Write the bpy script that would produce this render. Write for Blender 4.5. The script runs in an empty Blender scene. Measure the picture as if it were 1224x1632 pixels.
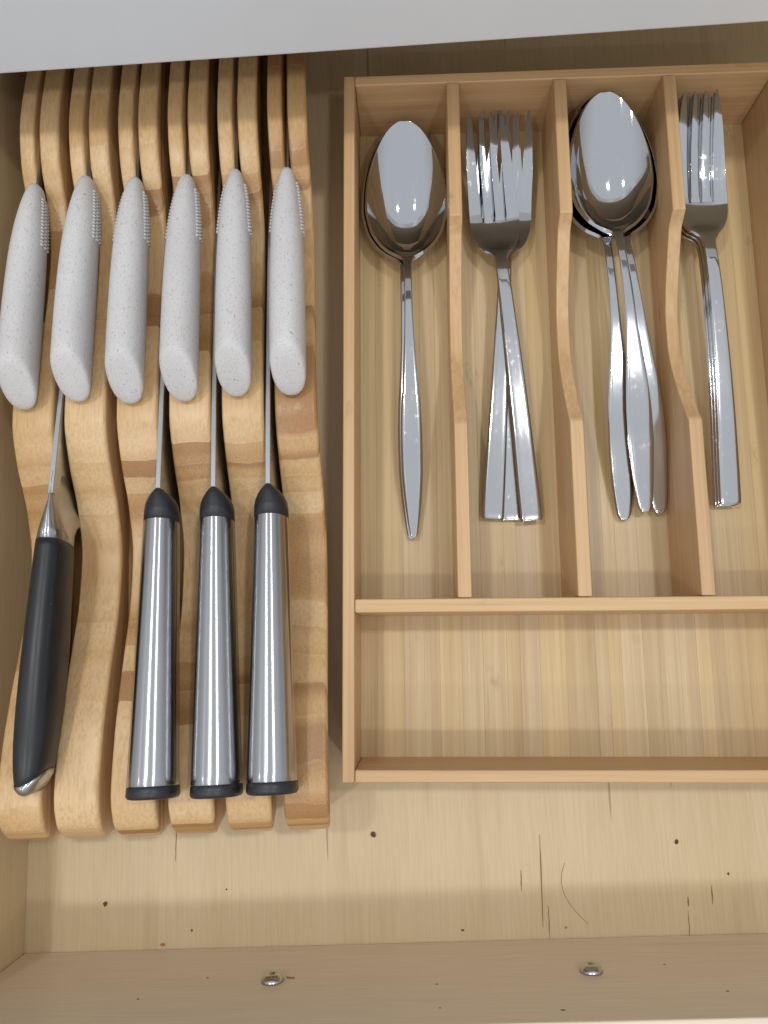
import bpy, math, random
from mathutils import Vector, Matrix
R = math.radians
rnd = random.Random(7)
scn = bpy.context.scene
col = scn.collection

# ------------------------------------------------------------------ camera
cd = bpy.data.cameras.new("camera")
cam = bpy.data.objects.new("camera", cd)
col.objects.link(cam)
cam.location = (0.03138, 0.05487, 0.37805)
cam.rotation_euler = (R(9.698), R(2.391), R(-0.358))
cd.sensor_width = 36.0
cd.lens = 27.55
cd.clip_start = 0.01
cd.clip_end = 50
scn.camera = cam

# ------------------------------------------------------------------ light
world = bpy.data.worlds.new("World")
scn.world = world
world.use_nodes = True
bg = world.node_tree.nodes["Background"]
bg.inputs[1].default_value = 1.0
_wt = world.node_tree
_tc = _wt.nodes.new('ShaderNodeTexCoord')
_sp = _wt.nodes.new('ShaderNodeSeparateXYZ')
_rp = _wt.nodes.new('ShaderNodeValToRGB')
_rp.color_ramp.interpolation = 'EASE'
_rp.color_ramp.elements[0].position = 0.25
_rp.color_ramp.elements[0].color = (0.42, 0.425, 0.43, 1)
_rp.color_ramp.elements[1].position = 0.80
_rp.color_ramp.elements[1].color = (0.62, 0.645, 0.675, 1)
_wt.links.new(_tc.outputs['Generated'], _sp.inputs[0])
_wt.links.new(_sp.outputs[2], _rp.inputs[0])
_wt.links.new(_rp.outputs[0], bg.inputs[0])

def downlight(x, y, power, z=1.36, r=0.036):
    l = bpy.data.lights.new("downlight", 'AREA')
    l.shape = 'DISK'
    l.size = 2 * r
    l.energy = power
    l.color = (1.0, 0.98, 0.95)
    o = bpy.data.objects.new("downlight", l)
    o.location = (x, y, z)
    col.objects.link(o)
    return o
downlight(-0.40, -0.41, 1.9)
downlight(0.36, -0.43, 1.9)
downlight(-0.36, 0.31, 2.8)
downlight(0.42, 0.33, 2.8)
downlight(-0.42, -1.14, 1.1)
downlight(0.38, -1.12, 1.1)
downlight(-1.12, -0.38, 1.0)

scn.view_settings.view_transform = 'Standard'
scn.view_settings.look = 'None'
scn.view_settings.exposure = 0.12
scn.view_settings.gamma = 1.0
scn.cycles.use_denoising = True
scn.cycles.sample_clamp_indirect = 6
scn.cycles.max_bounces = 8
scn.cycles.glossy_bounces = 5

# ------------------------------------------------------------------ helpers
def tag(o, label=None, cat=None, group=None, kind=None):
    if label: o['label'] = label
    if cat: o['category'] = cat
    if group: o['group'] = group
    if kind: o['kind'] = kind
    return o

def empty(name, loc=(0, 0, 0), rot=(0, 0, 0)):
    o = bpy.data.objects.new(name, None)
    o.empty_display_size = 0.02
    o.location = loc
    o.rotation_euler = rot
    col.objects.link(o)
    return o

def mesh_obj(name, V, F, mat, parent=None, smooth=False, bevel=0.0, seg=2, solid=None, auto=None):
    me = bpy.data.meshes.new(name)
    me.from_pydata([tuple(v) for v in V], [], F)
    me.validate()
    me.update()
    if smooth:
        me.polygons.foreach_set("use_smooth", [True] * len(me.polygons))
    me.materials.append(mat)
    o = bpy.data.objects.new(name, me)
    col.objects.link(o)
    if parent: o.parent = parent
    if solid:
        m = o.modifiers.new("solid", 'SOLIDIFY')
        m.thickness = solid
        m.offset = -1
        m.use_even_offset = False
    if bevel:
        m = o.modifiers.new("bevel", 'BEVEL')
        m.width = bevel
        m.segments = seg
        m.limit_method = 'ANGLE'
        m.angle_limit = R(38)
        m.harden_normals = False
        me.polygons.foreach_set("use_smooth", [True] * len(me.polygons))
    if auto or bevel:
        m = o.modifiers.new("wn", 'WEIGHTED_NORMAL')
        m.keep_sharp = True
        m.weight = 60
    return o

def box(x0, x1, y0, y1, z0, z1):
    V = [(x0, y0, z0), (x1, y0, z0), (x1, y1, z0), (x0, y1, z0), (x0, y0, z1), (x1, y0, z1), (x1, y1, z1), (x0, y1, z1)]
    F = [(0, 3, 2, 1), (4, 5, 6, 7), (0, 1, 5, 4), (1, 2, 6, 5), (2, 3, 7, 6), (3, 0, 4, 7)]
    return V, F

def join(*parts):
    V, F = [], []
    for v, f in parts:
        k = len(V)
        V += list(v)
        F += [tuple(i + k for i in q) for q in f]
    return V, F

def loft(rings, cap0=True, cap1=True):
    """closed rings of equal length"""
    n = len(rings[0])
    V = [p for r in rings for p in r]
    F = []
    for k in range(len(rings) - 1):
        for i in range(n):
            j = (i + 1) % n
            F.append((k * n + i, k * n + j, (k + 1) * n + j, (k + 1) * n + i))
    if cap0: F.append(tuple(reversed(range(n))))
    if cap1: F.append(tuple((len(rings) - 1) * n + i for i in range(n)))
    return V, F

def interp(x, xs, ys):
    """monotone-ish Catmull-Rom through (xs, ys)"""
    if x <= xs[0]: return ys[0]
    if x >= xs[-1]: return ys[-1]
    for k in range(len(xs) - 1):
        if x <= xs[k + 1]: break
    h = xs[k + 1] - xs[k]
    t = (x - xs[k]) / h
    def slope(i):
        if i == 0: return (ys[1] - ys[0]) / (xs[1] - xs[0])
        if i == len(xs) - 1: return (ys[-1] - ys[-2]) / (xs[-1] - xs[-2])
        a = (ys[i] - ys[i - 1]) / (xs[i] - xs[i - 1]); b = (ys[i + 1] - ys[i]) / (xs[i + 1] - xs[i])
        return 0 if a * b < 0 else 2 * a * b / (a + b) if a + b else 0
    m0, m1 = slope(k) * h, slope(k + 1) * h
    return ((2 * t**3 - 3 * t**2 + 1) * ys[k] + (t**3 - 2 * t**2 + t) * m0 + (-2 * t**3 + 3 * t**2) * ys[k + 1] + (t**3 - t**2) * m1)

def frange(a, b, n): return [a + (b - a) * i / (n - 1) for i in range(n)]

# ------------------------------------------------------------------ materials
class NT:
    def __init__(s, name):
        s.m = bpy.data.materials.new(name)
        s.m.use_nodes = True
        s.t = s.m.node_tree
        s.b = s.t.nodes["Principled BSDF"]
    def n(s, typ, **kw):
        o = s.t.nodes.new(typ)
        for k, v in kw.items(): setattr(o, k, v)
        return o
    def l(s, a, b): s.t.links.new(a, b)
    def coord(s, scale=(1, 1, 1), rand=0.0):
        tc = s.n('ShaderNodeTexCoord')
        out = tc.outputs['Object']
        if rand:
            oi = s.n('ShaderNodeObjectInfo')
            mu = s.n('ShaderNodeMath', operation='MULTIPLY'); mu.inputs[1].default_value = rand
            s.l(oi.outputs['Random'], mu.inputs[0])
            ad = s.n('ShaderNodeVectorMath', operation='ADD')
            s.l(out, ad.inputs[0]); s.l(mu.outputs[0], ad.inputs[1])
            out = ad.outputs[0]
        mp = s.n('ShaderNodeMapping')
        mp.inputs['Scale'].default_value = scale
        s.l(out, mp.inputs['Vector'])
        return mp.outputs[0]
    def noise(s, vec, scale=1, detail=4, rough=0.55, dist=0.0):
        o = s.n('ShaderNodeTexNoise')
        o.inputs['Scale'].default_value = scale
        o.inputs['Detail'].default_value = detail
        o.inputs['Roughness'].default_value = rough
        o.inputs['Distortion'].default_value = dist
        s.l(vec, o.inputs['Vector'])
        return o.outputs['Fac']
    def ramp(s, fac, stops, interp='LINEAR'):
        o = s.n('ShaderNodeValToRGB')
        o.color_ramp.interpolation = interp
        e = o.color_ramp.elements
        while len(e) < len(stops): e.new(0.5)
        for el, (p, c) in zip(e, stops):
            el.position = p
            el.color = (c, c, c, 1) if isinstance(c, (int, float)) else (*c, 1)
        s.l(fac, o.inputs[0])
        return o.outputs[0]
    def mix(s, fac, a, b, mode='MIX'):
        o = s.n('ShaderNodeMix', data_type='RGBA', blend_type=mode)
        for sock, v in ((o.inputs[0], fac), (o.inputs[6], a), (o.inputs[7], b)):
            if isinstance(v, (int, float)): sock.default_value = v
            elif isinstance(v, tuple): sock.default_value = (*v, 1)
            else: s.l(v, sock)
        return o.outputs[2]
    def math(s, op, a, b=0.0, clamp=False):
        o = s.n('ShaderNodeMath', operation=op); o.use_clamp = clamp
        for sock, v in ((o.inputs[0], a), (o.inputs[1], b)):
            if isinstance(v, (int, float)): sock.default_value = v
            else: s.l(v, sock)
        return o.outputs[0]
    def bump(s, h, strength, dist):
        o = s.n('ShaderNodeBump')
        o.inputs['Strength'].default_value = strength
        o.inputs['Distance'].default_value = dist
        s.l(h, o.inputs['Height'])
        s.l(o.outputs[0], s.b.inputs['Normal'])
    def set(s, **kw):
        for k, v in kw.items():
            sock = s.b.inputs[k.replace('_', ' ')]
            if isinstance(v, (int, float)): sock.default_value = v
            elif isinstance(v, tuple): sock.default_value = (*v, 1)
            else: s.l(v, sock)
        return s.m

def grain_scale(axis, across, along):
    v = [across] * 3
    v['xyz'.index(axis)] = along
    return tuple(v)

def bamboo(name, dark, light, axis, vary=0.25, rough=0.42, knuckle=0.5, tint=False):
    """strip bamboo: fine fibre streaks along one axis, a few knuckle marks across"""
    t = NT(name)
    v1 = t.coord(grain_scale(axis, 620, 9), 3.1)
    v2 = t.coord(grain_scale(axis, 150, 3.5), 5.3)
    fine = t.noise(v1, 1, 5, 0.62)
    mid = t.noise(v2, 1, 3, 0.5, 0.3)
    f = t.math('ADD', t.math('MULTIPLY', fine, 0.55), t.math('MULTIPLY', mid, 0.45))
    c = t.ramp(f, [(0.34, dark), (0.5, tuple((a + b) / 2 for a, b in zip(dark, light))), (0.66, light)])
    # dark hairline fibres
    v3 = t.coord(grain_scale(axis, 900, 14), 7.7)
    hair = t.ramp(t.noise(v3, 1, 2, 0.5), [(0.68, 0.0), (0.76, 1.0)])
    c = t.mix(t.math('MULTIPLY', hair, 0.30), c, tuple(a * 0.55 for a in dark))
    # knuckles: sparse short marks
    v4 = t.coord(grain_scale(axis, 95, 42), 11.3)
    k = t.ramp(t.noise(v4, 1, 1, 0.4), [(0.70, 0.0), (0.77, 1.0)])
    v5 = t.coord(grain_scale(axis, 700, 260), 1.3)
    k2 = t.ramp(t.noise(v5, 1, 3, 0.6), [(0.42, 0.15), (0.62, 1.0)])
    c = t.mix(t.math('MULTIPLY', t.math('MULTIPLY', k, k2), knuckle), c, tuple(a * 0.72 for a in dark))
    oi = t.n('ShaderNodeObjectInfo')
    hv = t.n('ShaderNodeHueSaturation')
    mr = t.n('ShaderNodeMapRange')
    mr.inputs['To Min'].default_value = 1 - vary
    mr.inputs['To Max'].default_value = 1 + vary * 0.6
    t.l(oi.outputs['Random'], mr.inputs['Value'])
    t.l(mr.outputs[0], hv.inputs['Value'])
    t.l(c, hv.inputs['Color'])
    if tint:
        wn = t.n('ShaderNodeTexWhiteNoise', noise_dimensions='1D')
        t.l(oi.outputs['Random'], wn.inputs['W'])
        m2 = t.n('ShaderNodeMapRange'); m2.inputs['To Min'].default_value = 0.90; m2.inputs['To Max'].default_value = 1.04
        t.l(wn.outputs['Value'], m2.inputs['Value'])
        t.l(m2.outputs[0], hv.inputs['Saturation'])
    t.bump(fine, 0.25, 0.0003)
    r = t.ramp(mid, [(0.3, rough - 0.07), (0.7, rough + 0.1)])
    return t.set(Base_Color=hv.outputs[0], Roughness=r, Specular_IOR_Level=0.45)

M = {}
M['tray_y'] = bamboo('bamboo_lengthwise', (0.52, 0.315, 0.15), (0.68, 0.455, 0.24), 'y', 0.10, 0.42, 0.8)
M['tray_x'] = bamboo('bamboo_crosswise', (0.52, 0.315, 0.15), (0.68, 0.455, 0.24), 'x', 0.10, 0.42, 0.8)
M['strip'] = bamboo('bamboo_floor_strip', (0.50, 0.355, 0.175), (0.67, 0.515, 0.285), 'y', 0.065, 0.36, 0.5, True)

def ply(name, base, dark, axis, rough=0.38):
    """birch plywood veneer: pale with soft figure and hairlines"""
    t = NT(name)
    a = t.noise(t.coord(grain_scale(axis, 28, 2.2), 0.7), 1, 4, 0.55, 0.6)
    b = t.noise(t.coord(grain_scale(axis, 900, 30)), 1, 4, 0.6)
    c = t.ramp(a, [(0.30, dark), (0.55, base), (0.75, tuple(min(1, x * 1.06) for x in base))])
    c = t.mix(0.5, c, t.ramp(b, [(0.35, tuple(x * 0.86 for x in base)), (0.62, tuple(min(1, x * 1.05) for x in base))]), 'MIX')
    flame = t.ramp(t.noise(t.coord(grain_scale(axis, 75, 6), 2.0), 1, 2, 0.5), [(0.66, 0.0), (0.74, 1.0)])
    c = t.mix(t.math('MULTIPLY', flame, 0.35), c, tuple(d * 0.85 for d in dark))
    hair = t.ramp(t.noise(t.coord(grain_scale(axis, 260, 9), 4.0), 1, 1, 0.5), [(0.765, 0.0), (0.785, 1.0)])
    c = t.mix(t.math('MULTIPLY', hair, 0.55), c, (0.20, 0.10, 0.045))
    gl = t.noise(t.coord((2600, 1900, 2600)), 1, 2, 0.5)
    t.bump(t.math('ADD', t.math('MULTIPLY', gl, 0.5), b), 0.35, 0.00025)
    return t.set(Base_Color=c, Roughness=rough, Specular_IOR_Level=0.5)
M['ply_y'] = ply('birch_ply_lengthwise', (0.655, 0.525, 0.325), (0.58, 0.435, 0.235), 'y')
M['ply_x'] = ply('birch_ply_crosswise', (0.78, 0.675, 0.53), (0.68, 0.56, 0.41), 'x')

def slat_wood():
    """laminated bamboo cut to a wave: the plies show as bands at constant height"""
    t = NT('laminated_bamboo')
    tc = t.n('ShaderNodeTexCoord')
    sx = t.n('ShaderNodeSeparateXYZ')
    t.l(tc.outputs['Object'], sx.inputs[0])
    oi = t.n('ShaderNodeObjectInfo')
    wob = t.noise(t.coord((60, 25, 60), 2.0), 1, 2, 0.5)
    z = t.math('ADD', sx.outputs[2], t.math('MULTIPLY', wob, 0.0018))
    z = t.math('ADD', z, t.math('MULTIPLY', oi.outputs['Random'], 0.9))
    zb = t.n('ShaderNodeTexNoise', noise_dimensions='1D')
    zb.inputs['Scale'].default_value = 150
    zb.inputs['Detail'].default_value = 1.5
    t.l(z, zb.inputs['W'])
    wn = t.n('ShaderNodeTexWhiteNoise', noise_dimensions='1D')
    cell = t.math('DIVIDE', z, 0.0036)
    t.l(t.math('FLOOR', cell), wn.inputs['W'])
    seam = t.ramp(t.math('FRACT', cell), [(0.0, 1.0), (0.10, 0.0)])
    band = t.math('ADD', t.math('MULTIPLY', wn.outputs['Value'], 0.36), t.math('MULTIPLY', zb.outputs['Fac'], 0.62))
    c = t.ramp(band, [(0.30, (0.38, 0.195, 0.07)), (0.37, (0.54, 0.315, 0.13)), (0.46, (0.63, 0.405, 0.19)), (0.66, (0.71, 0.49, 0.26))])
    c = t.mix(t.math('MULTIPLY', seam, 0.22), c, (0.74, 0.55, 0.32))
    fib = t.noise(t.coord((950, 90, 1500), 1.7), 1, 4, 0.65)
    c = t.mix(t.ramp(fib, [(0.34, 0.42), (0.56, 0.0)]), c, (0.40, 0.23, 0.10))
    vo = t.n('ShaderNodeTexVoronoi')
    vo.inputs['Scale'].default_value = 1
    t.l(t.coord((1500, 900, 1500), 1.0), vo.inputs['Vector'])
    dots = t.math('MULTIPLY', t.ramp(vo.outputs['Distance'], [(0.18, 1.0), (0.42, 0.0)]), t.ramp(band, [(0.34, 0.65), (0.42, 0.05)]))
    c = t.mix(dots, c, (0.27, 0.13, 0.045))
    t.bump(fib, 0.15, 0.0002)
    return t.set(Base_Color=c, Roughness=t.ramp(fib, [(0.3, 0.30), (0.7, 0.42)]), Specular_IOR_Level=0.5)
M['slat'] = slat_wood()

def steel(name, base, rough, scale, aniso=0.0, smudge=0.1, bumpy=0.0):
    t = NT(name)
    sm = t.noise(t.coord((90, 45, 90), 4.0), 1, 5, 0.6)
    sc = t.noise(t.coord(scale, 2.0), 1, 4, 0.6)
    r = t.math('ADD', t.ramp(sm, [(0.45, rough), (0.72, rough + smudge)]), t.math('MULTIPLY', sc, 0.02))
    c = t.mix(t.ramp(sc, [(0.35, 0.0), (0.7, 0.25)]), base, tuple(b * 0.86 for b in base))
    if bumpy: t.bump(sm, 0.25, bumpy)
    t.set(Base_Color=c, Metallic=1.0, Roughness=r)
    if aniso:
        t.b.inputs['Anisotropic'].default_value = aniso
        tg = t.n('ShaderNodeTangent', direction_type='RADIAL', axis='Y')
        t.l(tg.outputs[0], t.b.inputs['Tangent'])
        t.b.inputs['Anisotropic Rotation'].default_value = 0.25
    return t.m
def cutlery_steel():
    t = NT('cutlery_steel')
    tc = t.n('ShaderNodeTexCoord'); sx = t.n('ShaderNodeSeparateXYZ')
    t.l(tc.outputs['Object'], sx.inputs[0])
    hd = t.n('ShaderNodeMapRange', interpolation_type='SMOOTHSTEP')
    hd.inputs['From Min'].default_value = 0.085; hd.inputs['From Max'].default_value = 0.125
    hd.inputs['To Min'].default_value = 0.13; hd.inputs['To Max'].default_value = 0.035
    t.l(sx.outputs[1], hd.inputs['Value'])
    spots = t.ramp(t.noise(t.coord((420, 260, 420), 4.0), 1, 3, 0.6), [(0.58, 0.0), (0.68, 1.0)])
    smear = t.ramp(t.noise(t.coord((60, 30, 60), 6.0), 1, 4, 0.6), [(0.45, 0.0), (0.7, 1.0)])
    scr = t.ramp(t.noise(t.coord((1500, 110, 1500), 2.0), 1, 2, 0.5), [(0.66, 0.0), (0.74, 1.0)])
    r = t.math('ADD', hd.outputs[0], t.math('MULTIPLY', t.math('MULTIPLY', spots, smear), 0.16))
    r = t.math('ADD', r, t.math('MULTIPLY', smear, 0.03))
    r = t.math('ADD', r, t.math('MULTIPLY', scr, 0.05))
    return t.set(Base_Color=t.mix(t.math('MULTIPLY', spots, 0.10), (0.55, 0.562, 0.58), (0.64, 0.65, 0.66)), Metallic=1.0, Roughness=r)
M['polished'] = cutlery_steel()
M['zinc'] = steel('zinc_plated_steel', (0.55, 0.55, 0.54), 0.22, (900, 900, 900), 0, 0.1)
M['brushed'] = steel('brushed_steel', (0.52, 0.53, 0.55), 0.22, (300, 2600, 300), 0.9, 0.04)
M['blade'] = steel('blade_steel', (0.58, 0.59, 0.60), 0.22, (200, 30, 1800), 0, 0.08)

def plastic(name, c, rough, spec=0.5):
    t = NT(name)
    a = t.noise(t.coord((160, 40, 160)), 1, 4, 0.6)
    b = t.noise(t.coord((1800, 1800, 1800)), 1, 2, 0.5)
    t.bump(b, 0.12, 0.0002)
    return t.set(Base_Color=t.ramp(a, [(0.3, tuple(x * 0.85 for x in c)), (0.7, tuple(x * 1.2 for x in c))]),
                 Roughness=t.ramp(a, [(0.35, rough - 0.06), (0.7, rough + 0.08)]), Specular_IOR_Level=spec)
M['black'] = plastic('black_plastic', (0.017, 0.019, 0.022), 0.36)
M['collar'] = plastic('charcoal_plastic', (0.020, 0.022, 0.026), 0.42)

def straw():
    t = NT('speckled_straw_plastic')
    a = t.noise(t.coord((70, 30, 70), 3.0), 1, 3, 0.5)
    c = t.ramp(a, [(0.3, (0.60, 0.59, 0.59)), (0.7, (0.665, 0.66, 0.665))])
    for sc, off, lo, hi, amt, cc in (((1500, 700, 1500), 1.0, 0.61, 0.68, 0.34, (0.34, 0.20, 0.13)),
                                     ((800, 500, 800), 2.0, 0.70, 0.74, 0.5, (0.22, 0.11, 0.075)),
                                     ((2300, 1500, 2300), 5.0, 0.58, 0.68, 0.34, (0.36, 0.30, 0.27))):
        f = t.ramp(t.noise(t.coord(sc, off), 1, 1.5, 0.5), [(lo, 0.0), (hi, 1.0)])
        c = t.mix(t.math('MULTIPLY', f, amt), c, cc)
    t.bump(t.noise(t.coord((1300, 1300, 1300)), 1, 2, 0.5), 0.10, 0.0002)
    return t.set(Base_Color=c, Roughness=0.50, Specular_IOR_Level=0.4)
M['straw'] = straw()

def paint(name, c, rough):
    t = NT(name)
    a = t.noise(t.coord((6, 6, 6)), 1, 3, 0.5)
    b = t.noise(t.coord((700, 700, 700)), 1, 2, 0.5)
    t.bump(b, 0.06, 0.0002)
    return t.set(Base_Color=t.ramp(a, [(0.3, tuple(x * 0.96 for x in c)), (0.7, c)]), Roughness=rough)
M['white'] = paint('white_laminate', (0.86, 0.90, 0.95), 0.35)
M['wall'] = paint('brown_wall_units', (0.12, 0.10, 0.09), 0.5)
M['crumb'] = plastic('dark_crumb', (0.13, 0.085, 0.05), 0.8, 0.2)
M['pale_crumb'] = plastic('toasted_crumb', (0.42, 0.23, 0.09), 0.8, 0.2)
M['hair'] = plastic('brown_hair', (0.16, 0.08, 0.035), 0.5)
M['crack'] = plastic('dark_grain', (0.25, 0.135, 0.06), 0.7, 0.2)

# ------------------------------------------------------------------ the drawer (turned about two degrees against the tray)
DR = R(1.9)
dloc = (-0.1487, -0.0815, 0)
drawer = empty('drawer', dloc, (0, 0, DR))
tag(drawer, 'open pale plywood drawer holding the knife block and the bamboo tray', 'drawer')
DW, DD, DH = 0.56, 0.50, 0.079
mesh_obj('bottom_panel', *box(-0.011, DW + 0.011, -0.014, DD + 0.012, -0.009, 0.0), M['ply_y'], drawer)
mesh_obj('side_panel', *box(-0.012, -0.0002, -0.0145, DD, 0.0002, DH), M['ply_y'], drawer, bevel=0.0008)
mesh_obj('side_panel', *box(DW + 0.0002, DW + 0.012, -0.0145, DD, 0.0002, DH), M['ply_y'], drawer, bevel=0.0008)
front = mesh_obj('front_panel', *box(0.0, DW, -0.0145, 0.0, 0.0003, DH - 0.0006), M['ply_x'], drawer, bevel=0.0008)
mesh_obj('back_panel', *box(-0.011, DW + 0.011, DD + 0.0003, DD + 0.0118, 0.0002, DH - 0.006), M['ply_x'], drawer, bevel=0.0006)

def screw(x, z):
    rings = []
    for r, h in ((0.0046, 0.0001), (0.0045, 0.0007), (0.0040, 0.0017), (0.0031, 0.0025), (0.0019, 0.0030)):
        rings.append([(x + r * math.cos(a), h, z + r * math.sin(a)) for a in frange(0, 2 * math.pi * 23 / 24, 24)])
    # sunken drive recess
    for r, h in ((0.0014, 0.0028), (0.0010, 0.0016)):
        rings.append([(x + r * (1.15 if k % 6 == 0 else 0.8) * math.cos(a), h, z + r * (1.15 if k % 6 == 0 else 0.8) * math.sin(a)) for k, a in enumerate(frange(0, 2 * math.pi * 23 / 24, 24))])
    V, F = loft(rings)
    F = [tuple(reversed(f)) for f in F]
    return mesh_obj('screw', V, F, M['zinc'], front, smooth=True)
screw(0.1203, 0.0382)
screw(0.2477, 0.0367)

def dpt(x, y):   # world -> drawer frame
    dx, dy = x - dloc[0], y - dloc[1]
    return dx * math.cos(DR) + dy * math.sin(DR), -dx * math.sin(DR) + dy * math.cos(DR)

def grain_line(pts, w):
    """a sunk dark hairline in the veneer: thin sliver a few hundredths of a millimetre proud"""
    V, F = [], []
    n = len(pts)
    for i, (x, y) in enumerate(pts):
        ww = w * (0.25 + 0.75 * math.sin(math.pi * (i + 0.5) / n)) * rnd.uniform(0.7, 1.2)
        V += [(x - ww, y, 0.00008), (x, y, 0.00014), (x + ww, y, 0.00008)]
        if i:
            k = 3 * i
            F += [(k - 3, k - 2, k + 1, k), (k - 2, k - 1, k + 2, k + 1)]
    return V, F
lines = []
for x, y0, y1, w in ((0.0858, -0.0690, -0.0300, 0.00030), (0.0885, -0.0740, -0.0600, 0.0002), (0.0768, -0.0540, -0.0450, 0.00025),
                     (0.1503, -0.0600, -0.0560, 0.0003), (0.1500, -0.0725, -0.0620, 0.00018), (0.1610, -0.0590, -0.0510, 0.00025),
                     (-0.0810, -0.0420, -0.0290, 0.00022), (0.1460, -0.0090, -0.0010, 0.0002)):
    pts = [dpt(x + rnd.uniform(-0.00007, 0.00007), y0 + (y1 - y0) * i / 7) for i in range(8)]
    lines.append(grain_line(pts, w))
o = mesh_obj('grain_crack', *join(*lines), M['crack'], drawer)
o['kind'] = 'stuff'

# white worktop edge above the back of the drawer
WR = R(2.0)
wt = empty('worktop', (0.0, 0.2935, 0.0), (0, 0, WR))
tag(wt, 'white worktop edge overhanging the back of the open drawer', 'worktop')
mesh_obj('slab', *box(-0.9, 0.9, 0.0, 0.60, 0.0955, 0.134), M['white'], wt, bevel=0.002, seg=3)
mesh_obj('unseen_cabinet_back', *box(-0.9, 0.9, 0.30, 0.31, -0.3, 0.0950), M['wall'], wt)  # unseen cabinet back and sides, added to block light from behind the drawer
mesh_obj('unseen_cabinet_side', *box(-0.235, -0.215, 0.012, 0.2995, -0.3, 0.0950), M['wall'], wt)
mesh_obj('unseen_cabinet_side', *box(0.47, 0.49, 0.012, 0.2995, -0.3, 0.0950), M['wall'], wt)
w = mesh_obj('wall', *box(-2.0, 2.0, 0.80, 0.90, 0.1345, 0.95), M['wall'])
w['kind'] = 'structure'

# ------------------------------------------------------------------ cutlery tray
ZR, ZF, T = 0.046, 0.008, 0.0052
TL, TW = 0.3228, 0.2064
tray = empty('cutlery_tray')
tag(tray, 'bamboo cutlery tray with four long compartments and one wide front compartment', 'cutlery tray')
BV = 0.0007
mesh_obj('side_wall', *box(0, T, 0, TL, 0.0006, ZR), M['tray_y'], tray, bevel=BV)
mesh_obj('side_wall', *box(TW - T, TW, 0, TL, 0.0006, ZR), M['tray_y'], tray, bevel=BV)
mesh_obj('front_wall', *box(T + 0.0001, TW - T - 0.0001, 0.0001, T, 0.0006, ZR - 0.0002), M['tray_x'], tray, bevel=BV)
mesh_obj('back_wall', *box(T + 0.0001, TW - T - 0.0001, TL - T, TL - 0.0001, 0.0006, ZR - 0.0002), M['tray_x'], tray, bevel=BV)
M0, M1 = 0.0688, 0.0746
mesh_obj('cross_divider', *box(T + 0.0001, TW - T - 0.0001, M0, M1, ZF, ZR - 0.0001), M['tray_x'], tray, bevel=BV)
# lengthwise dividers with a finger scoop
def ypx(py, z): return 0.0549 + math.tan(math.atan((816 - py) / 1248.7) + R(9.7)) * (0.378 - z)
SC = [(ypx(p, ZR - d), d) for p, d in ((677, 0.0), (668, 0.0025), (640, 0.0085), (600, 0.0160), (560, 0.0200), (520, 0.0202), (480, 0.0180), (440, 0.0142), (400, 0.0098), (370, 0.0062), (352, 0.0016), (345, 0.0))]
def divider(x, td):
    y0, y1 = M1 + 0.00025, TL - T - 0.0001
    ys = [y0] + [s[0] for s in SC]
    prof = [(y0, ZR - 0.0001)]
    a, b = SC[0][0], SC[-1][0]
    xs = [s[0] for s in SC]; ds = [s[1] for s in SC]
    for y in frange(a, b, 44): prof.append((y, ZR - 0.0001 - interp(y, xs, ds)))
    prof.append((y1, ZR - 0.0001))
    V, F = [], []
    n = len(prof)
    for X in (x, x + td):
        V += [(X, y, z) for y, z in prof] + [(X, y, ZF + 0.0001) for y, z in prof]
    q = 2 * n
    for i in range(n - 1):
        F.append((i, i + 1, n + i + 1, n + i))
        F.append((q + i + 1, q + i, q + n + i, q + n + i + 1))
        F.append((i + 1, i, q + i, q + i + 1))
        F.append((n + i, n + i + 1, q + n + i + 1, q + n + i))
    F.append((0, n, q + n, q)); F.append((n - 1, q + n - 1, q + 2 * n - 1, 2 * n - 1))
    return mesh_obj('long_divider', V, F, M['tray_y'], tray, bevel=0.0006)
for x in (0.04876, 0.09898, 0.14983): divider(x, 0.00596)
x = 0.0035
while x < TW - 0.004:
    wdt = min(rnd.choice((0.0055, 0.007, 0.009, 0.011, 0.014)) * rnd.uniform(0.85, 1.15), TW - 0.0034 - x)
    dz = rnd.uniform(0, 0.00006)
    mesh_obj('bamboo_strip', *box(x + 0.00003, x + wdt - 0.00003, 0.003, TL - 0.003, 0.0022, ZF - dz), M['strip'], tray)
    x += wdt

# ------------------------------------------------------------------ knife block
BQ, BP, BT = -0.137, 0.02296, R(2.237)
bn = Vector((math.cos(BT), math.sin(BT), 0)); bu = Vector((-math.sin(BT), math.cos(BT), 0))
def blk(a, s, z): return bn * (BQ + a) + bu * s + Vector((0, 0, z))
block = empty('knife_block', blk(0, 0, 0), (0, 0, BT))
tag(block, 'wavy bamboo in-drawer knife block of six slats along the left drawer side', 'knife block')
PS = [-0.0195, -0.0190, -0.0175, -0.0145, -0.010, 0.0, 0.02, 0.04, 0.06, 0.08, 0.10, 0.12, 0.14, 0.157, 0.17, 0.18, 0.20, 0.22, 0.24, 0.26, 0.28, 0.298, 0.32, 0.34, 0.36, 0.385]
PZ = [0.028, 0.0375, 0.0445, 0.0505, 0.0552, 0.0580, 0.0554, 0.0503, 0.0438, 0.0378, 0.0358, 0.0415, 0.0520, 0.0570, 0.0568, 0.0551, 0.0510, 0.0472, 0.0456, 0.0490, 0.0575, 0.0600, 0.0572, 0.0528, 0.0483, 0.043]
SW = 0.0181
SLIT0, SLIT1, SLITS = 0.0068, 0.0092, 0.205
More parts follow.
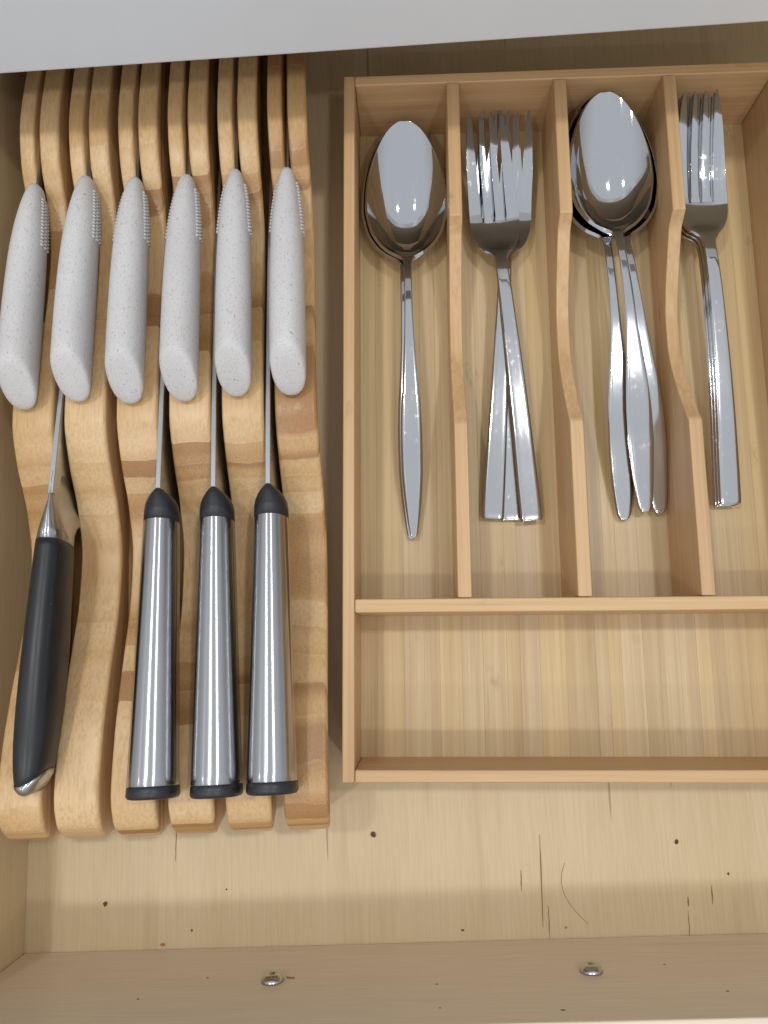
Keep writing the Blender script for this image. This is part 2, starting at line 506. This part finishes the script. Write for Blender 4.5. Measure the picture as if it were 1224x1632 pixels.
def slat_piece(x0, x1, s0, s1, rl=0.0011, rr=0.0019, front=False, und=0.0066):
    st = []
    if front:
        st = [-0.0195, -0.0192, -0.0188, -0.0182, -0.0175, -0.0165, -0.0155, -0.0145, -0.013, -0.0115, -0.01, -0.008, -0.006]
        s0 = -0.004
    n = max(4, int((s1 - s0) / 0.004))
    st += frange(s0, s1, n)
    rings = []
    for s in st:
        z = interp(s, PS, PZ)
        ins = 0.0
        if front and s < -0.0145:
            u = (-0.0145 - s) / 0.0052
            ins = 0.0038 * (1 - math.sqrt(max(0, 1 - min(1, u) ** 2)))
        a, b = x0 + ins, x1 - ins
        if front and s < -0.004:
            cut = und * max(0.0, 0.0565 - z) / 0.048
            b -= cut
            und_s = und - cut
        else:
            und_s = und
        ring = [(a, s, 0.0082)]
        for k in range(6):
            t = R(90) * k / 5
            ring.append((a + rl * (1 - math.cos(t)), s, z - rl * (1 - math.sin(t))))
        for k in range(6):
            t = R(90) * k / 5
            ring.append((b - rr * (1 - math.sin(t)), s, z - rr * (1 - math.cos(t))))
        ring.append((b - und_s, s, 0.0082))
        rings.append(list(reversed(ring)))
    V, F = loft(rings)
    return V, [tuple(reversed(f)) for f in F]
for i in range(6):
    x0 = i * BP
    V, F = join(slat_piece(x0, x0 + SW, 0, SLITS, front=True),
                slat_piece(x0, x0 + SLIT0, SLITS + 0.0001, 0.385, rr=0.0016, und=0.0),
                slat_piece(x0 + SLIT1, x0 + SW, SLITS + 0.0001, 0.385, rl=0.0014))
    o = mesh_obj('slat', V, F, M['slat'], block, smooth=True)
    m = o.modifiers.new('es', 'EDGE_SPLIT'); m.split_angle = R(48)
mesh_obj('base_board', *box(0.004, 5 * BP + SW - 0.012, -0.0105, 0.383, 0.0003, 0.0080), M['slat'], block, bevel=0.001)

# ------------------------------------------------------------------ steak knives in the narrow slits
def ell(y, cx, cz, w, h, n=28, p=2.3, shear=0.0):
    r = []
    for k in range(n):
        a = 2 * math.pi * k / n
        c, s = math.cos(a), math.sin(a)
        X = cx + w * math.copysign(abs(c) ** (2 / p), c)
        Z = cz + h * math.copysign(abs(s) ** (2 / p), s)
        r.append((X, y + shear * (Z - cz), Z))
    return r

def steak_knife(loc, rz, label):
    root = empty('steak_knife', loc, (R(-5.5), 0, rz))
    root.scale = (0.94, 1.09, 0.97)
    tag(root, label, 'steak knife', 'steak knives with speckled grey handles')
    # local: y=0 is the middle of the cut end, +y towards the blade, z=0 the handle axis
    ys = [0.0, 0.004, 0.012, 0.024, 0.040, 0.054, 0.066, 0.076, 0.083, 0.0885, 0.0915, 0.0930]
    ws = [0.00775, 0.00785, 0.0079, 0.0079, 0.0078, 0.0075, 0.0068, 0.0058, 0.0047, 0.0035, 0.0024, 0.0008]
    hs = [0.0105, 0.0107, 0.0108, 0.0108, 0.0105, 0.0100, 0.0092, 0.0082, 0.0072, 0.0060, 0.0045, 0.0018]
    zs = [0.0, 0.0, 0.0, 0.0, -0.0001, -0.0004, -0.0010, -0.0018, -0.0026, -0.0034, -0.0042, -0.005]
    rings = [ell(yy, 0, 0, 0.0077 * k, 0.0105 * k, shear=0.66) for yy, k in ((-0.0010, 0.12), (-0.0009, 0.5), (-0.0006, 0.76), (-0.0002, 0.88), (0.0002, 0.945), (0.0008, 0.985))]
    for y in frange(0.0016, 0.0930, 40):
        sh = 0.66 * max(0.0, 1 - y / 0.045)
        rings.append(ell(y, 0, interp(y, ys, zs), interp(y, ys, ws), interp(y, ys, hs), shear=sh))
    V, F = loft(rings)
    F = [tuple(reversed(f)) for f in F]
    h = mesh_obj('handle', V, F, M['straw'], root, smooth=True)
    bumps = []
    for side in (-1, 1):
        for row in range(3):
            for k in range(15):
                y = 0.0605 + k * 0.00165 + row * 0.0004
                wv, hv, zc = interp(y, ys, ws), interp(y, ys, hs), interp(y, ys, zs)
                a = R(12 - row * 16)
                c, s = math.cos(a), math.sin(a)
                X = side * (wv * abs(c) ** (2 / 2.3)); Z = zc + hv * math.copysign(abs(s) ** (2 / 2.3), s)
                V2, F2 = [], []
                rr = 0.00092
                for (e, hgt) in ((rr, 0.0), (rr * 0.8, rr * 0.55), (rr * 0.35, rr * 0.85)):
                    for j in range(6):
                        b = j * math.pi / 3
                        V2.append((X + side * (hgt * 1.35 - 0.00008), y + e * 0.55 * math.cos(b), Z + e * 1.6 * math.sin(b)))
                for q in range(2):
                    for j in range(6):
                        f = (q * 6 + j, q * 6 + (j + 1) % 6, q * 6 + 6 + (j + 1) % 6, q * 6 + 6 + j)
                        F2.append(f if side > 0 else tuple(reversed(f)))
                F2.append((12, 13, 14, 15, 16, 17) if side > 0 else (17, 16, 15, 14, 13, 12))
                bumps.append((V2, F2))
    g = mesh_obj('grip_bumps', *join(*bumps), M['straw'], root, smooth=True)
    g['kind'] = 'stuff'
    # blade: thin plate, edge down
    prof = [(0.088, 0.0005, -0.014), (0.11, 0.0, -0.016), (0.15, -0.002, -0.016), (0.175, -0.005, -0.0145), (0.192, -0.010, -0.012)]
    V, F = [], []
    for y, t, b in prof: V += [(-0.0006, y, t - 0.004), (0.0006, y, t - 0.004), (0.00015, y, b - 0.004), (-0.00015, y, b - 0.004)]
    for k in range(len(prof) - 1):
        for i in range(4):
            j = (i + 1) % 4
            F.append((4 * k + i, 4 * k + j, 4 * k + 4 + j, 4 * k + 4 + i))
    F += [(3, 2, 1, 0), tuple(4 * (len(prof) - 1) + i for i in range(4))]
    mesh_obj('blade', V, [tuple(reversed(f)) for f in F], M['blade'], root)
    return root
SK = [(0.1690, 0.0690, 0.0, 'speckled pale grey steak knife nearest the left drawer side, above the black handled knife'),
      (0.1712, 0.0690, 0.0, 'speckled pale grey steak knife second from the drawer side, beside the chef knife blade'),
      (0.1690, 0.0690, 0.0, 'speckled pale grey steak knife between the bare second slat and the leftmost steel handled knife'),
      (0.1686, 0.0690, 0.0, 'speckled pale grey steak knife between the blades of the left and middle steel handled knives'),
      (0.1695, 0.0690, 0.0, 'speckled pale grey steak knife between the blades of the middle and right steel handled knives'),
      (0.1686, 0.0690, 0.0, 'speckled pale grey steak knife nearest the bamboo tray, on the last slat')]
for i, (s, z, dr, lab) in enumerate(SK):
    k = steak_knife(blk(i * BP + 0.0080, s, z), BT + R(dr), lab)
    k.rotation_euler.y = R((2.5, -1.5, 1.0, -2.5, 1.5, -1.0)[i])

# ------------------------------------------------------------------ big knives in the wide gaps
def blade_mesh(L, h0, th, tip_drop):
    """spine along +y from 0, edge below"""
    V, F = [], []
    st = frange(0, 1, 16)
    for t in st:
        y = L * t
        top = -tip_drop * t ** 3
        bot = -h0 + (h0 - tip_drop) * max(0, (t - 0.55) / 0.45) ** 2
        w = th * (1 - 0.55 * t)
        V += [(-w, y, top - 0.0003), (-w * 0.8, y, top), (w * 0.8, y, top), (w, y, top - 0.0003), (0.0001, y, bot), (-0.0001, y, bot)]
    n = 6
    for k in range(len(st) - 1):
        for i in range(n):
            j = (i + 1) % n
            F.append((n * k + i, n * k + j, n * k + n + j, n * k + n + i))
    F += [tuple(reversed(range(n))), tuple(n * (len(st) - 1) + i for i in range(n))]
    return V, F

def steel_knife(loc, rz, tilt, label, hb, twist=0.0, chip=False):
    root = empty('kitchen_knife', loc, (-tilt, twist, rz))
    tag(root, label, 'kitchen knife', 'steel handled kitchen knives')
    V, F = blade_mesh(0.195, hb, 0.00115, 0.012)
    mesh_obj('blade', V, F, M['blade'], root)
    # collar
    rings = []
    for y, w, t, b in ((0.0005, 0.0016, 0.0006, -0.010), (-0.0002, 0.0024, 0.0014, -0.0120), (-0.0014, 0.0040, 0.0018, -0.0136), (-0.0032, 0.0055, 0.0019, -0.0148), (-0.0055, 0.0066, 0.0019, -0.0156), (-0.0080, 0.0070, 0.0019, -0.0160), (-0.0128, 0.0071, 0.0020, -0.0164)):
        rings.append(ell(y, 0, (t + b) / 2, w, (t - b) / 2, 32, 2.1))
    V, F = loft(rings)
    mesh_obj('collar', V, F, M['collar'], root, smooth=True)
    def sec(y, grow=0.0):
        u = (-0.0128 - y) / 0.104
        w = 0.0071 + (0.0096 - 0.0071) * u ** 1.1
        t, b = 0.0020, -0.0164 - 0.0040 * u
        return ell(y, 0, (t + b) / 2, w + grow, (t - b) / 2 + grow, 40, 2.05 + 0.2 * u)
    rings = [sec(-0.0128, -0.0006), sec(-0.0129, 0.0)] + [sec(y) for y in frange(-0.0134, -0.1164, 30)] + [sec(-0.1168, -0.0003)]
    V, F = loft(rings)
    h = mesh_obj('handle', V, F, M['brushed'], root, smooth=True)
    m = h.modifiers.new('es', 'EDGE_SPLIT'); m.split_angle = R(45)
    rings = [sec(-0.1164, -0.0009), sec(-0.1169, -0.0002), sec(-0.1172, 0.0), sec(-0.1202, 0.0001), sec(-0.1212, -0.0006), sec(-0.1215, -0.0018)]
    V, F = loft(rings)
    c = mesh_obj('end_cap', V, F, M['collar'], root, smooth=True)
    m = c.modifiers.new('es', 'EDGE_SPLIT'); m.split_angle = R(50)
    return root
TI = math.atan(0.122)
steel_knife(blk(0.0664, 0.1225, 0.0634), BT + R(0.2), TI, 'steel handled kitchen knife in the middle gap, nearest the black handled knife', 0.046, R(1))
steel_knife(blk(0.0894, 0.1220, 0.0628), BT + R(0.9), TI, 'steel handled kitchen knife between two other steel handled knives', 0.042, R(-0.5))
steel_knife(blk(0.1121, 0.1222, 0.0622), BT + R(0.3), TI, 'steel handled kitchen knife nearest the bamboo tray, with an uneven end cap', 0.036, R(-2))

# chef knife with black handle and steel bolster
chef = empty('chef_knife', blk(0.0208, 0.1235, 0.0628), (-math.atan(0.115), R(1.0), BT + R(-1.3)))
tag(chef, 'large kitchen knife with a black handle and steel bolster at far left', 'kitchen knife')
V, F = blade_mesh(0.20, 0.047, 0.0012, 0.012)
mesh_obj('blade', V, F, M['blade'], chef)
rings = []
for y, w, t, b in ((0.010, 0.00135, 0.0001, -0.046), (0.004, 0.0015, 0.0002, -0.046), (0.0, 0.0019, 0.0004, -0.0450), (-0.003, 0.0026, 0.0008, -0.0420), (-0.006, 0.0036, 0.0012, -0.034), (-0.010, 0.0046, 0.0016, -0.026), (-0.015, 0.0056, 0.0019, -0.0215), (-0.0195, 0.0062, 0.0020, -0.0205)):
    rings.append(ell(y, 0, (t + b) / 2, w, (t - b) / 2, 32, 2.2))
mesh_obj('bolster', *loft(rings), M['brushed'], chef, smooth=True)
CY = [-0.0196, -0.030, -0.045, -0.065, -0.085, -0.100, -0.110, -0.117, -0.121]
CW = [0.0062, 0.0066, 0.0070, 0.0075, 0.0077, 0.0075, 0.0070, 0.0062, 0.0050]
CT = [0.0020, 0.0021, 0.0022, 0.0021, 0.0014, 0.0002, -0.0014, -0.0032, -0.0052]
CB = [-0.0205, -0.0215, -0.0225, -0.0240, -0.0235, -0.0220, -0.0210, -0.0205, -0.0190]
def csec(y, g=0.0):
    t, b = interp(-y, [-q for q in CY], CT), interp(-y, [-q for q in CY], CB)
    return ell(y, 0, (t + b) / 2, interp(-y, [-q for q in CY], CW) + g, (t - b) / 2 + g, 36, 2.3)
def skew(y, g=0.0):
    k = min(1, max(0, (-y - 0.085) / 0.03)) ** 1.3
    r = csec(y, g)
    zt = max(p[2] for p in r)
    return [(X, yy + k * (65 * max(0, X + 0.003) ** 2 + 40 * min(0, X + 0.003) ** 2 + 0.10 * (zt - Z)), Z) for X, yy, Z in r]
V, F = loft([csec(-0.0196, -0.0004)] + [skew(y) for y in frange(-0.0198, -0.1165, 34)])
mesh_obj('handle', V, F, M['black'], chef, smooth=True)
V, F = loft([skew(-0.1162, -0.0003), skew(-0.1166, 0.0002), skew(-0.1180, 0.0001), skew(-0.1192, -0.0005), skew(-0.1199, -0.0014), skew(-0.1203, -0.0028)])
mesh_obj('end_cap', V, F, M['brushed'], chef, smooth=True)

# ------------------------------------------------------------------ spoons and forks
SPW = [(0.0, 0.0008), (0.0006, 0.0014), (0.0036, 0.00215), (0.0108, 0.00324), (0.0224, 0.00449), (0.0338, 0.00513), (0.0453, 0.00521), (0.0624, 0.00470), (0.0744, 0.00385), (0.0956, 0.00250), (0.1126, 0.00198), (0.1215, 0.00195), (0.1300, 0.00200), (0.1342, 0.00245), (0.1365, 0.0050), (0.1394, 0.0090), (0.1447, 0.0137), (0.1531, 0.0176), (0.1659, 0.0197), (0.176, 0.0191), (0.187, 0.01707), (0.1981, 0.0132), (0.2061, 0.0088), (0.2096, 0.0055), (0.2114, 0.0026), (0.2119, 0.0006)]
SPZ = [(0.0, 0.0030), (0.02, 0.0062), (0.045, 0.0112), (0.075, 0.0154), (0.105, 0.0172), (0.122, 0.0160), (0.134, 0.0132), (0.142, 0.0121), (0.155, 0.0121), (0.175, 0.0143), (0.195, 0.0173), (0.2119, 0.0200)]
SPD = [(0.130, 0.0), (0.1342, 0.0004), (0.138, 0.0030), (0.143, 0.0062), (0.150, 0.0086), (0.158, 0.0096), (0.168, 0.0093), (0.180, 0.0078), (0.192, 0.0055), (0.202, 0.0029), (0.2119, 0.0)]
SPW2 = [(0.0, 0.0012), (0.0006, 0.0022), (0.0025, 0.0032), (0.0075, 0.0041), (0.016, 0.0050), (0.026, 0.0057), (0.036, 0.0061), (0.048, 0.0060), (0.0624, 0.0052), (0.0744, 0.0042)] + [q for q in SPW if q[0] > 0.08]
def pl(L): return [a for a, b in L], [b for a, b in L]
def spoon_mesh(SPW):
    ss = frange(0, 0.0036, 5) + frange(0.0060, 0.128, 46) + frange(0.130, 0.1405, 12) + frange(0.142, 0.204, 36) + [0.2055, 0.207, 0.2084, 0.2096, 0.2106, 0.2113, 0.2119]
    NT_ = 25
    V, F = [], []
    for s in ss:
        w, z, d = interp(s, *pl(SPW)), interp(s, *pl(SPZ)), interp(s, *pl(SPD))
        if s < 0.130: d = 0
        crown = 0.00045 * min(1, w / 0.004) if s < 0.12 else 0.00045 * max(0, (0.134 - s) / 0.014)
        for k in range(NT_):
            t = math.sin(math.pi / 2 * (-1 + 2 * k / (NT_ - 1)))
            e = abs(t)
            prof = 1 - e ** 2.3
            edge = -crown * max(0, (e - 0.62) / 0.38) ** 2 * 1.6
            so = s if s < 0.10 else 0.10 + (s - 0.10) * 0.0405 / 0.034 if s < 0.134 else 0.1405 + (s - 0.134) * 0.0714 / 0.0779
            V.append((w * t, so, z - d * prof + edge))
    for i in range(len(ss) - 1):
        for k in range(NT_ - 1):
            a = i * NT_ + k
            F.append((a, a + 1, a + NT_ + 1, a + NT_))
    return V, F

FKW = [(0.0, 0.00495), (0.0008, 0.0051), (0.06, 0.0042), (0.118, 0.0032), (0.126, 0.0031), (0.130, 0.0034), (0.1335, 0.0052), (0.1375, 0.0084), (0.1425, 0.0107), (0.149, 0.0119), (0.156, 0.0121)]
FKZ = [(0.0, 0.0030), (0.02, 0.0055), (0.045, 0.0086), (0.075, 0.0110), (0.105, 0.0120), (0.122, 0.0113), (0.133, 0.0092), (0.142, 0.0064), (0.151, 0.0054), (0.162, 0.0068), (0.175, 0.0098), (0.190, 0.0142), (0.204, 0.0186)]
def fork_mesh():
    root_s = 0.1525
    cols = []
    for k in range(4):
        c = (-1.5 + k) * 0.0054
        l = -0.0121 if k == 0 else c - 0.00185
        r = 0.0121 if k == 3 else c + 0.00185
        cols += [l, (l + r) / 2, r]
    fr = [c / 0.0121 for c in cols]
    frh = [-1, -0.86, -0.78, -0.55, -0.35, -0.12, 0.12, 0.35, 0.55, 0.78, 0.86, 1]
    V, F = [], []
    ss = [0, 0.0004, 0.0012] + frange(0.004, 0.126, 44) + frange(0.128, root_s, 18)
    n = 12
    for s in ss:
        w, z = interp(s, *pl(FKW)), interp(s, *pl(FKZ))
        u = min(1, max(0, (s - 0.130) / 0.015)); u = u * u * (3 - 2 * u)
        bev = 0.0008 * (1 - u)
        for k in range(n):
            f = frh[k] * (1 - u) + fr[k] * u
            e = abs(f)
            V.append((w * f, s, z - bev * max(0, (e - 0.76) / 0.24) + u * 0.0012 * e * e - (0.0004 if s < 0.0006 else 0)))
    for i in range(len(ss) - 1):
        for k in range(n - 1):
            a = i * n + k
            F.append((a, a + 1, a + n + 1, a + n))
    base = (len(ss) - 1) * n
    for k in range(4):
        c0, c1 = (-1.5 + k) * 0.0054, (-1.5 + k) * 0.00485
        prev = [base + 3 * k + q for q in range(3)]
        for s in frange(root_s + 0.0006, 0.2035, 22) + [0.2040]:
            u = (s - root_s) / (0.204 - root_s)
            l0, r0 = cols[3 * k], cols[3 * k + 2]
            half = 0.0005 if s < 0.2038 else 0.0002
            e = 0.35 * u + 0.65 * u ** 4
            if s < root_s + 0.0008 and k < 3: r0 += 0.0004
            if s < root_s + 0.0008 and k > 0: l0 -= 0.0004
            l, r = l0 + (c1 - half - l0) * e, r0 + (c1 + half - r0) * e
            z = interp(s, *pl(FKZ))
            row = []
            for q, X in enumerate((l, (l + r) / 2, r)):
                row.append(len(V))
                V.append((X, s, z + 0.0012 * (X / 0.0121) ** 2 + (0.0001 if q == 1 else 0)))
            for q in range(2): F.append((prev[q], prev[q + 1], row[q + 1], row[q]))
            prev = row
    return V, F

SPOON = mesh_obj('spoon', *spoon_mesh(SPW), M['polished'], None, smooth=True, solid=0.0015, bevel=0.0004)
LEAF = mesh_obj('spoon', *spoon_mesh(SPW2), M['polished'], None, smooth=True, solid=0.0015, bevel=0.0004)
FORK = mesh_obj('fork', *fork_mesh(), M['polished'], None, smooth=True, solid=0.0018, bevel=0.00035)
FTHK = 0.0018
def lay(src, first, x, y, z, ang, tx, ty, label, group, cat):
    o = src if first else src.copy()
    if not first: col.objects.link(o)
    o.location = (x, y, z)
    o.rotation_euler = (R(tx), R(ty), R(ang))
    o.scale = (0.975, 0.962 if x < 0.1 else 0.945, 1) if cat == 'spoon' else (1, 0.98 if x < 0.1 else 0.965, 1)
    tag(o, label, cat, group)
    return o
g = 'table spoons in the bamboo tray'
lay(SPOON, True, 0.0305, 0.1050, ZF + 0.0024, 0.6, 0.4, 0, 'single upper spoon in the leftmost compartment, stacked on another spoon', g, 'spoon')
lay(SPOON, False, 0.0294, 0.1046, ZF + 0.0004, 0.85, 0.4, 0, 'lower spoon in the leftmost compartment, only its left rim showing under the upper spoon', g, 'spoon')
lay(LEAF, True, 0.1290, 0.1125, ZF + 0.0010, 1.9, 1.7, 0, 'bottom spoon of the three, its handle lying to the left', g, 'spoon').scale.y = 0.965
lay(LEAF, False, 0.1452, 0.1150, ZF + 0.0028, 5.4, 1.9, 0, 'spoon of the three whose handle lies to the right, nearest the divider', g, 'spoon')
lay(LEAF, False, 0.1381, 0.1154, ZF + 0.0046, 4.0, 2.2, 0, 'top spoon of the three, with its full bowl and middle handle showing', g, 'spoon')
g = 'table forks in the bamboo tray'
lay(FORK, True, 0.0855, 0.1121, ZF + 0.0048, 5.1, 0.3, 0, 'top fork of the crossed three, handle end to the right', g, 'fork')
lay(FORK, False, 0.0676, 0.1136, ZF + 0.0026, -4.1, 0.3, 0, 'crossed fork with its handle end to the left and tines to the right', g, 'fork')
lay(FORK, False, 0.0768, 0.1130, ZF + 0.0004, 0.5, 0.3, 0, 'lowest of the crossed forks, its handle end just showing between two others', g, 'fork')
lay(FORK, False, 0.1766, 0.1186, ZF + 0.0056, 2.0, 1.7, 0, 'top fork of the neat stack in the rightmost compartment', g, 'fork')
lay(FORK, False, 0.1762, 0.1184, ZF + 0.0034, 2.0, 1.65, 0, 'middle fork of the neat stack in the rightmost compartment', g, 'fork')
lay(FORK, False, 0.1757, 0.1183, ZF + 0.0012, 2.05, 1.6, 0, 'bottom fork of the neat stack in the rightmost compartment', g, 'fork')

# ------------------------------------------------------------------ crumbs and a hair
def lump(name, x, y, r, mat, label, flat=0.5, z=0.0, el=1.0, rz=0.0):
    V, F = [], []
    n = 7
    r *= 0.8
    rings = []
    for (q, h) in ((0.75, 0.0), (1.0, 0.35), (0.8, 0.75), (0.35, 1.0)):
        rings.append([(r * q * el * math.cos(2 * math.pi * k / n) * rnd.uniform(0.7, 1.25), r * q * math.sin(2 * math.pi * k / n) * rnd.uniform(0.7, 1.25), r * h * 2 * flat * rnd.uniform(0.85, 1.1)) for k in range(n)])
    V, F = loft(rings)
    o = mesh_obj(name, V, F, mat)
    o.location = (x, y, z + 0.0001)
    o.rotation_euler = (0, 0, rz)
    return tag(o, label, 'crumb', 'crumbs on the drawer bottom')
lump('crumb', 0.0102, -0.0301, 0.0017, M['crumb'], 'dark crumb below the left front corner of the bamboo tray', 0.5)
lump('crumb', -0.1127, -0.0605, 0.0013, M['crumb'], 'dark crumb on the drawer bottom below the black handled knife', 0.5)
lump('crumb', 0.1469, -0.0327, 0.0012, M['crumb'], 'dark brown crumb at right, below the knot in the tray front', 0.5)
lump('crumb', 0.1687, -0.0461, 0.0008, M['crumb'], 'tiny dark crumb at far right on the drawer bottom', 0.6, el=0.7)
lump('crumb', -0.0853, -0.0775, 0.0009, M['pale_crumb'], 'toasted crumb near the drawer front, left of the left screw', 0.5, el=1.6)
lump('crumb', -0.0723, -0.0715, 0.0006, M['crumb'], 'tiny dark speck above the left screw, near the drawer front', 0.6)
lump('crumb', 0.0958, -0.0690, 0.0007, M['pale_crumb'], 'toasted speck at the lower end of the hair', 0.5)
lump('crumb', 0.0500, -0.0705, 0.0006, M['crumb'], 'tiny dark speck between the two screws, near the drawer front', 0.5, el=1.6)
lump('crumb', -0.0570, -0.0540, 0.0005, M['crumb'], 'tiny dark speck below the middle slats of the knife block', 0.6)
pts = []
for t in frange(0, 1, 22):
    pts.append((0.0990 - 0.0055 * math.sin(math.pi * (0.15 + 0.75 * t)) + 0.0085 * t * t, -0.0420 - 0.0255 * t))
rings = []
for x, y in pts:
    rings.append([(x + 0.00008 * math.cos(k * math.pi / 2), y, 0.00018 + 0.00011 * math.sin(k * math.pi / 2)) for k in range(4)])
o = mesh_obj('hair', *loft(rings), M['hair'])
tag(o, 'short curved brown hair lying on the drawer bottom at right', 'hair')
# a splinter stuck on the inner face of the drawer front
o = mesh_obj('splinter', *loft([[(x, 0.0002 + 0.0003 * math.cos(k * 2.1), zz + 0.0003 * math.sin(k * 2.1)) for k in range(3)] for x, zz in ((0.1255, 0.0352), (0.1270, 0.0358), (0.1290, 0.0361))]), M['crack'], front)
# little dents in the drawer front where the veneer is chipped
for px, py in ((325, 1560), (236, 1593), (697, 1569), (700, 1603), (1064, 1537), (1125, 1578), (875, 1605)):
    X = 0.1203 + (px - 435) * 0.0002508
    Z = 0.0382 + (py - 1565 + (px - 435) * 0.0275) * 0.0006
    n = 7
    rr = rnd.uniform(0.0003, 0.00055)
    el = rnd.uniform(1.0, 2.0)
    ring = lambda k, h: [(X + rr * k * el * math.cos(2 * math.pi * q / n), h, Z - rr * k * math.sin(2 * math.pi * q / n)) for q in range(n)]
    mesh_obj('chip', *loft([ring(1.0, 0.00002), ring(0.8, 0.00016), ring(0.3, 0.00022)]), M['crack'], front)
